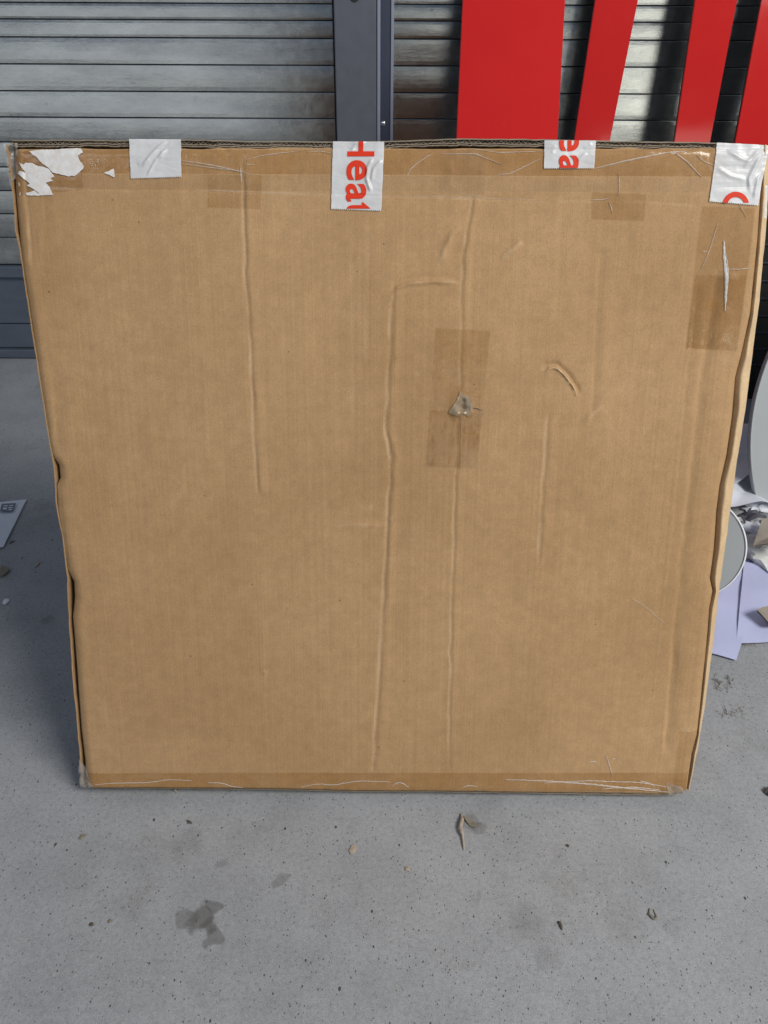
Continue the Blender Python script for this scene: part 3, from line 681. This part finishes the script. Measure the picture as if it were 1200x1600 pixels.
# white printed tape
def wtape(quad, wr, letters, clipx, label, serr=1.0):
    t = patch('white_tape', quad, WTAPE, bx, .0016, serr=serr, wr=wr, step=1.5, crinkle=.0001, label=label)
    if letters:
        def ex(x, y):
            z = 0*x
            for pts, wd, am in wr:
                d, _, p = seg_dist(x, y, pts); z = z+am*MM*np.exp(-(d/wd)**2)*np.clip(p/.15, 0, 1)*np.clip((1-p)/.15, 0, 1)
            return z
        conform.extra = ex
        conform('red_lettering', [glyph(*g) for g in letters], RED_INK, t, .0022, grid=2.0, clip=[((0, quad[0][1]+.3), (0, -1)), ((0, min(quad[2][1], quad[3][1])-.3+clipx), (0, 1))])
        conform.extra = None
    return t
wtape([(201.5,217),(282.5,217.5),(284,276.5),(205,279)], [([(262,220),(246,232),(236,244),(222,262)], 2.2, 2.0), ([(262,232),(245,250),(230,276)], 2.0, 1.8), ([(270,222),(255,236),(250,250)], 3, 1.0), ([(215,258),(235,248)], 4, .6)], None, 0, 'blank white tape strip over the top edge')
wtape([(520.5,221),(600.5,221.5),(596,330),(517.5,327)], [([(583,247),(575,262),(573,280),(580,302)], 2.3, 2.2), ([(597,250),(584,264),(580,284)], 2.3, 2.0), ([(548,238),(556,226),(572,222)], 2.5, 1.3), ([(560,302),(585,304),(597,303)], 1.5, .7)],
      [('H', 543, 585, 209, 245, .020), ('e', 541.5, 573.5, 251, 282.5, .020), ('a', 540.5, 572.5, 287.5, 315.5, .020), ('t', 541, 581, 317, 337, .020)], 0, 'white tape strip printed in red over the top centre')
wtape([(851,219),(931.5,219.5),(928.5,263),(850,263)], [([(916,238),(908,247),(902,252)], 2, 1.2), ([(868,226),(862,240)], 3, .6), ([(925,224),(912,232)], 2.5, .6)],
      [('e', 873.5, 905, 205, 236.5, .020), ('a', 873, 904, 242.5, 272, .020)], 0, 'short white tape strip printed in red right of centre')
wtape([(1120,223),(1203,227),(1184,321.5),(1107,315)], [([(1194,236),(1180,255),(1168,280),(1170,300)], 2.2, 2.0), ([(1196,262),(1182,280),(1176,312)], 2.0, 1.8), ([(1135,235),(1155,248),(1172,254)], 3, 1.4), ([(1118,262),(1140,276),(1165,282)], 3, 1.0), ([(1190,230),(1160,262)], 2.5, 1.2)],
      [('C', 1127, 1169, 300, 339, .020)], 2.5, 'white tape strip wrapped over the upper right corner')
# tape end wrapped on the right side
q = patch('white_tape', [(1194,288),(1201,290),(1199,341),(1190,340)], WTAPE, bx, .0006, step=1.5)
q['label'] = 'white tape end folded round the right edge'

# a plain carton out of sight behind, which the leaning one rests on
ey = float((PB+VUP*.42-N*DEPTH)[1]); ez = float((PB+VUP*.42-N*DEPTH)[2])
sb = empty('support_carton', (.0, ey+.16, 0)); tag(sb, 'plain brown carton behind the big one, propping it up', 'cardboard box')
bm = bmesh.new(); box_mb(bm, (-.2, -.145, .001), (.2, .145, ez-.004), .003); bm_obj('carton_body', bm, CARD, sb)
bm = bmesh.new(); box_mb(bm, (-.2, -.024, ez-.0035), (.2, .024, ez-.003)); bm_obj('sealing_tape', bm, CARD_LIGHT, sb)

# ------------------------------------------------------------------ things on the right
def sheet(name, pix, mat, label, cat, z=.002, th=.0006, curl=.004, seed=0, group=None, n_=22, fold=0.0):
    """a loose sheet on the floor with slightly lifting, wavy surface"""
    P4 = [on_floor(*p, z) for p in pix]; c = sum((p for p in P4), Vector())/4
    nz = smooth_noise(seed+60, (.07, .07)); V = []; rf = random.Random(seed+5)
    fl_ = [(rf.uniform(0, 6.28), rf.uniform(-.06, .06), rf.uniform(.4, 1)) for _ in range(7)] if fold else []
    s_ = np.linspace(0, 1, n_)
    for layer in (0, 1):
        for t in s_:
            for s in s_:
                p = (P4[0]*(1-s)+P4[1]*s)*(1-t)+(P4[3]*(1-s)+P4[2]*s)*t-c
                hz = curl*(1+float(nz(p.x, p.y)))*(.4+max(abs(s-.5), abs(t-.5))*1.2)
                for (a_, o_, k_) in fl_: hz += fold*k_*abs(math.sin(8*(p.x*math.cos(a_)+p.y*math.sin(a_)+o_)))*.5
                V.append((p.x, p.y, z+hz+(th if layer == 0 else 0)))
    f = grid_faces(n_, n_)+grid_faces(n_, n_, n_*n_, True)
    o = mesh_obj(name, V, f, mat); o.location = (c.x, c.y, 0); tag(o, label, cat, group); return o, c
sheet('paper_sheet', [(1090,870),(1200,872),(1198,926),(1205,938),][:2]+[(1150,1033),(1075,1012)], LILAC, 'lilac white paper sheet under the round plate, nearest the carton', 'paper', .002, curl=.003, seed=1)
sheet('paper_sheet', [(1162,880),(1290,905),(1290,1000),(1150,1006)], LILAC, 'lilac white paper sheet running out of the picture at right', 'paper', .006, curl=.004, seed=2)
sheet('paper_sheet', [(1140,745),(1175,735),(1215,800),(1135,815)], PAPER, 'bluish paper sheet lying behind the round plate', 'paper', .004, curl=.03, seed=3, fold=.016)
sheet('paper_sheet', [(1130,700),(1168,690),(1190,760),(1140,775)], PAPER, 'curled bluish paper by the foot of the large pale board', 'paper', .02, curl=.03, seed=4, fold=.02)

def disc(name, centre, radius, th, normal, mat, rim, label, cat, parts, stand=False):
    root = empty(name, centre); tag(root, label, cat)
    q = Vector(normal).to_track_quat('Z', 'Y').to_matrix().to_4x4()
    bm = bmesh.new(); bmesh.ops.create_cone(bm, cap_ends=True, segments=128, radius1=radius-.004, radius2=radius-.004, depth=th, matrix=q)
    def cut_flat(b_):
        if stand:
            r_ = bmesh.ops.bisect_plane(b_, geom=b_.verts[:]+b_.edges[:]+b_.faces[:], plane_co=(0, 0, .004-centre.z), plane_no=(0, 0, -1), clear_outer=True)
            bmesh.ops.contextual_create(b_, geom=[e for e in r_['geom_cut'] if isinstance(e, bmesh.types.BMEdge)])
    cut_flat(bm); bm_obj(parts[0], bm, mat, root)
    bm = bmesh.new(); seg = 128; pr = [(radius-.0035, th*.5+.0015), (radius-.001, th*.5+.001), (radius, th*.2), (radius, -th*.3), (radius-.001, -th*.5-.001), (radius-.0035, -th*.5-.0015)]
    rings = [[bm.verts.new(q @ Vector((r*math.cos(a), r*math.sin(a), z))) for a in [2*math.pi*i/seg for i in range(seg)]] for r, z in pr]
    for a, b in zip(rings, rings[1:]+rings[:1]):
        for i in range(seg): bm.faces.new((a[i], a[(i+1) % seg], b[(i+1) % seg], b[i]))
    cut_flat(bm); bm_obj(parts[1], bm, rim, root, True)
    return root
def at_depth(px, py, dep):
    return CAM + ray(px, py)*dep
def rest_depth(px, py, rpx, nz_):
    """distance at which a tilted disc of that size just stands on the floor"""
    r = ray(px, py); return CAM.z/(rpx/F*math.sqrt(1-nz_*nz_)-r.z)
# round lid: faces the camera side, tilted back
dc = rest_depth(1077, 853, 82, .46)
disc('round_plate', at_depth(1077, 853, dc), 82/F*dc, .022, (-.42, -.80, .50), PALE, PRIM, 'small round grey plate with bright white rim against the carton', 'plate', ('plate_face', 'rim'))
dd = 1.72
disc('round_board', at_depth(1572, 664, dd), 382/F*dd, .02, (-.12, -.95, .30), PALE, PALE, 'large pale grey round board standing at the right edge', 'round board', ('board_face', 'rim'), True)
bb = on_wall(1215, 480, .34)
kb = empty('shadow_panel', (bb.x+.1, bb.y, 0)); tag(kb, 'added black sheet for the deep shadow on the shutter behind the large pale round board', 'panel')  # black sheet added where the shutter only lies in deep shadow
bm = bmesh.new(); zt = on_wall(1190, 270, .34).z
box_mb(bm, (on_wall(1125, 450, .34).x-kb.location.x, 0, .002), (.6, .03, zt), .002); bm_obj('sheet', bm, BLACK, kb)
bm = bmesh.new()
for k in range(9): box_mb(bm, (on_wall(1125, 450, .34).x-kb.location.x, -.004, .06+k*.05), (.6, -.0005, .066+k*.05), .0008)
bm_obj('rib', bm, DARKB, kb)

def crumple(name, px, py, size, mat, label, cat, seed, flat=.5, group=None, z=0.0, jag=.35, sub=3):
    p = on_floor(px, py, z); rr = random.Random(seed); nz = smooth_noise(seed, (.6, .6)); nzz = smooth_noise(seed+1, (.25, .25))
    bm = bmesh.new(); bmesh.ops.create_icosphere(bm, subdivisions=sub, radius=1)
    for v in bm.verts:
        a = v.co.copy(); k = 1+jag*float(nz(a.x+a.z*.7, a.y-a.z*.5))+jag*.6*float(nzz(a.x-a.z, a.y+a.z*.8))
        v.co = Vector((a.x*k*size[0], a.y*k*size[1], max(-.3, a.z)*k*flat*size[0]+flat*size[0]*.3))
    zmin = min(v.co.z for v in bm.verts)
    for v in bm.verts: v.co.z -= zmin
    o = bm_obj(name, bm, mat, None, False); o.location = (p.x, p.y, z+.0005); tag(o, label, cat, group); return o
crumple('crumpled_wrap', 1160, 826, (.045, .020), FOIL, 'dark crumpled wrapping beside the round plate', 'wrapping', 5, .7)
crumple('crumpled_paper', 1172, 838, (.03, .03), PAPER, 'small white crumpled paper beside the dark wrapping', 'paper', 6, .7)
crumple('crumpled_paper', 1152, 742, (.03, .02), PAPER, 'bluish crumpled paper highest up, beside the carton edge', 'paper', 15, .6, jag=.6)
crumple('crumpled_paper', 1180, 800, (.035, .02), PAPER, 'white crumpled paper behind the dark wrapping', 'paper', 16, .6, jag=.6)
crumple('torn_card', 1193, 872, (.055, .06), PULP, 'torn white pulp card lying right of the round plate', 'torn card', 8, .5)
sheet('torn_card', [(1172,868),(1186,826),(1240,812),(1230,872)], TORN, 'torn grey brown card on the white pulp card', 'torn card', .05, .003, curl=.02, seed=9)
sheet('torn_card', [(1178,966),(1215,952),(1235,985),(1200,984)], TORN, 'brown torn card lying on the lilac sheet at right', 'torn card', .012, .003, curl=.012, seed=10)
crumple('dirt_lump', 1205, 1240, (.009, .008), BARK, 'dark brown lump at the right picture edge', 'lump', 12, .7)

# ------------------------------------------------------------------ left: printed sheet and litter
o, c = sheet('printed_sheet', [(-60,790),(42,782),(6,856),(-90,880)], PAPER, 'white printed sheet on the floor at the left edge', 'paper', .002, curl=.002, seed=7)
cc = on_floor(13, 793, .007)
V = []
for (x, y) in ((3,787),(25,786),(21,799),(0,799)): p = on_floor(x, y, .0095); V.append((p.x-c.x, p.y-c.y, .0095))
pm = mesh_obj('printed_mark', V, [(0,1,2,3)], GPRINT, o, False)
V = []; Fc = []
for (x0, y0, x1, y1) in ((6,789.5,13,791),(15,789,21,790.5),(5,793,11,796),(13,792.5,20,794),(14,795.5,19,797)):
    b = len(V)
    for (x, y) in ((x0,y0),(x1,y0),(x1-.8,y1),(x0-.8,y1)): p = on_floor(x, y, .0100); V.append((p.x-c.x, p.y-c.y, .0100))
    Fc.append((b, b+1, b+2, b+3))
mesh_obj('pale_strokes', V, Fc, PAPER, pm, False)

def chip(name, px, py, lpx, wpx, ang, mat, label, cat, th=.0012, bend=.0, seed=0, pts=9, group=None):
    """a flat irregular chip, sizes in picture pixels at that spot of the floor"""
    p = on_floor(px, py); sc = (on_floor(px+1, py)-p).length; sy = (on_floor(px, py-1)-p).length; rr = random.Random(seed*7+3)
    out = []
    for k in range(pts):
        a = 2*math.pi*k/pts; r = rr.uniform(.75, 1.15); x = math.cos(a)*lpx/2*r; y = math.sin(a)*wpx/2*r
        X_, Y_ = x*math.cos(ang)-y*math.sin(ang), x*math.sin(ang)+y*math.cos(ang)
        out.append((X_*sc, -Y_*sy, bend*(x/(lpx/2))**2))
    V = [(x, y, z+th+.0005) for x, y, z in out]+[(x*.96, y*.96, z+.0005) for x, y, z in out]+[(0, 0, th*1.8+.0005), (0, 0, .0005)]
    F_ = []
    for k in range(pts): j = (k+1) % pts; F_ += [(k, pts+k, pts+j, j), (k, j, 2*pts), (pts+j, pts+k, 2*pts+1)]
    o = mesh_obj(name, V, F_, mat, None, False); o.location = (p.x, p.y, 0); tag(o, label, cat, group); return o
def twig(name, pix, r, mat, label, cat, lift=.002):
    P_ = [on_floor(*p) for p in pix]; c = P_[0].copy(); bm = bmesh.new(); prev = None
    # resample
    pts = []
    for a, b in zip(P_[:-1], P_[1:]):
        for k in range(4): pts.append(a+(b-a)*(k/4))
    pts.append(P_[-1]); n_ = len(pts)
    for i, p in enumerate(pts):
        t = i/(n_-1); rad = r*(.35+.9*math.sin(math.pi*min(1, t*.9+.08)))*(1+.25*random.uniform(-1, 1)); d = (pts[min(i+1, n_-1)]-pts[max(i-1, 0)]).normalized(); s_ = d.cross(Vector((0,0,1)))
        z = lift*math.sin(math.pi*t)+rad*.6+.0004
        rg = [bm.verts.new(p-c+s_*math.cos(a)*rad+Vector((0, 0, z+math.sin(a)*rad*.6))) for a in [2*math.pi*k/7 for k in range(7)]]
        if prev:
            for k in range(7): bm.faces.new((prev[k], prev[(k+1) % 7], rg[(k+1) % 7], rg[k]))
        else: bm.faces.new(rg)
        prev = rg
    bm.faces.new(prev); o = bm_obj(name, bm, mat, None, True); o.location = c; tag(o, label, cat); return o
twig('dry_twig', [(720,1272),(722,1283),(719,1297),(723,1308),(725,1329)], .0022, CHIP, 'pale curved dry twig lying below the carton, right of centre', 'twig', .004)
chip('dry_leaf', 736, 1287, 24, 10, .7, LEAF, 'shrivelled grey leaf beside the pale dry twig', 'leaf', bend=.003, seed=1)
chip('wood_chip', 552, 1328, 18, 11, 2.0, CHIP, 'largest pale wood chip, on the open floor below the carton', 'wood chip', seed=2, pts=6)
chip('wood_chip', 637, 1358, 9, 8, .3, CHIP, 'small round tan chip between the large chip and the dry twig', 'wood chip', seed=3)
chip('wood_chip', 129, 1308, 14, 6, -.6, LEAF, 'greyish sliver on the floor below the lower left corner', 'wood chip', seed=4)
twig('bark_sliver', [(872,1440),(876,1446),(878,1454)], .0016, BARK, 'short dark sliver on the lower right floor', 'sliver', .001)
twig('seed_husk', [(1015,1420),(1014,1430),(1022,1438),(1026,1434),(1021,1422)], .0012, LEAF, 'small looped husk on the floor at lower right', 'husk', .001)
chip('bark_chip', 296, 1285, 11, 4, .4, BARK, 'dark flake on the floor under the carton, left of centre', 'flake', seed=5)
chip('bark_chip', 143, 1445, 8, 7, .2, BARK, 'rusty brown crumb left of the damp stain', 'crumb', seed=6)
chip('bark_chip', 172, 1440, 6, 5, .2, LEAF, 'tan crumb just left of the damp stain', 'crumb', seed=7)
chip('bark_chip', 887, 1322, 5, 4, .2, BARK, 'black crumb on the open floor right of the dry twig', 'crumb', seed=8)
twig('wood_sliver', [(272,1232),(274,1236),(277,1239)], .0016, CHIP, 'pale splinter poking out under the carton edge', 'splinter', .001)
twig('bark_sliver', [(55,887),(60,882),(63,880)], .002, CHIP, 'pale splinter on the dark floor left of the carton', 'splinter', .001)
chip('dry_leaf', 6, 896, 18, 14, .5, LEAF, 'curled dry leaf at the left edge below the printed sheet', 'leaf', .003, .006, 9)
chip('dry_leaf', 2, 848, 14, 7, .2, CHIP, 'tan leaf scrap touching the printed sheet', 'leaf', .002, .004, 10)
chip('paper_scrap', 10, 941, 10, 8, .4, PAPER, 'tiny pale scrap on the floor at left', 'paper scrap', .002, .002, 11)
twig('bark_sliver', [(15,850),(20,847),(24,846)], .0016, BARK, 'dark sliver just right of the tan leaf scrap', 'sliver', .001)
# straw and dust clumps: nobody could count them
def straw(px, py, rx, ry, n_, name, label):
    bm = bmesh.new(); c = on_floor(px, py); rr = random.Random(int(px))
    for k in range(n_):
        x = rr.gauss(px, rx); y = rr.gauss(py, ry); p = on_floor(x, y)-c; a = rr.uniform(0, math.pi); l = rr.uniform(.001, .006); w_ = rr.uniform(.0002, .0005)
        d = Vector((math.cos(a), math.sin(a), rr.uniform(0, .3)))*l; s_ = Vector((-math.sin(a), math.cos(a), 0))*w_; z = Vector((0, 0, .0006)); h_ = Vector((0, 0, w_*1.5))
        vs_ = [bm.verts.new(q) for q in (p-d+z-s_, p-d+z+s_, p+d+z+s_+Vector((0,0,.001)), p+d+z-s_+Vector((0,0,.001)), p-d+z+h_, p+d+z+h_+Vector((0,0,.001)))]
        for q in ((0,1,4), (3,5,2), (0,4,5,3), (1,2,5,4), (0,3,2,1)): bm.faces.new([vs_[i] for i in q])
    o = bm_obj(name, bm, LEAF, None); o.location = (c.x, c.y, 0.0006); tag(o, label, 'straw', kind='stuff')
straw(1167, 1004, 7, 2.5, 60, 'straw_bits', 'dry straw bits at the edge of the lilac sheets')
straw(1130, 1066, 10, 8, 46, 'straw_bits', 'scattered dry straw bits right of the carton')
straw(1150, 1115, 12, 5, 26, 'straw_bits', 'thin dusty straw bits near the lower right side of the carton')
# loose grit over the whole floor
bm = bmesh.new(); rr = random.Random(99)
for k in range(1500):
    if k % 4: x = rr.uniform(-60, 1260); y = rr.uniform(1235, 1640)
    else: x = rr.choice([rr.uniform(-60, 120), rr.uniform(1080, 1260)]); y = rr.uniform(600, 1240)
    p = on_floor(x, y); s_ = rr.uniform(.0003, .0009)*(1.6 if rr.random() < .06 else 1)
    v0 = [bm.verts.new(p+Vector((s_*rr.uniform(.6, 1.5)*math.cos(a), s_*rr.uniform(.6, 1.5)*math.sin(a), .0003))) for a in (0, 1.6, 3.1, 4.7)]; tp = bm.verts.new(p+Vector((0, 0, s_+.0003)))
    for i in range(4): bm.faces.new((v0[i], v0[(i+1) % 4], tp))
    for f_ in bm.faces[-4:] if False else []: pass
g = bm_obj('grit', bm, TORN); tag(g, 'fine loose grit scattered over the concrete', 'grit', kind='stuff')
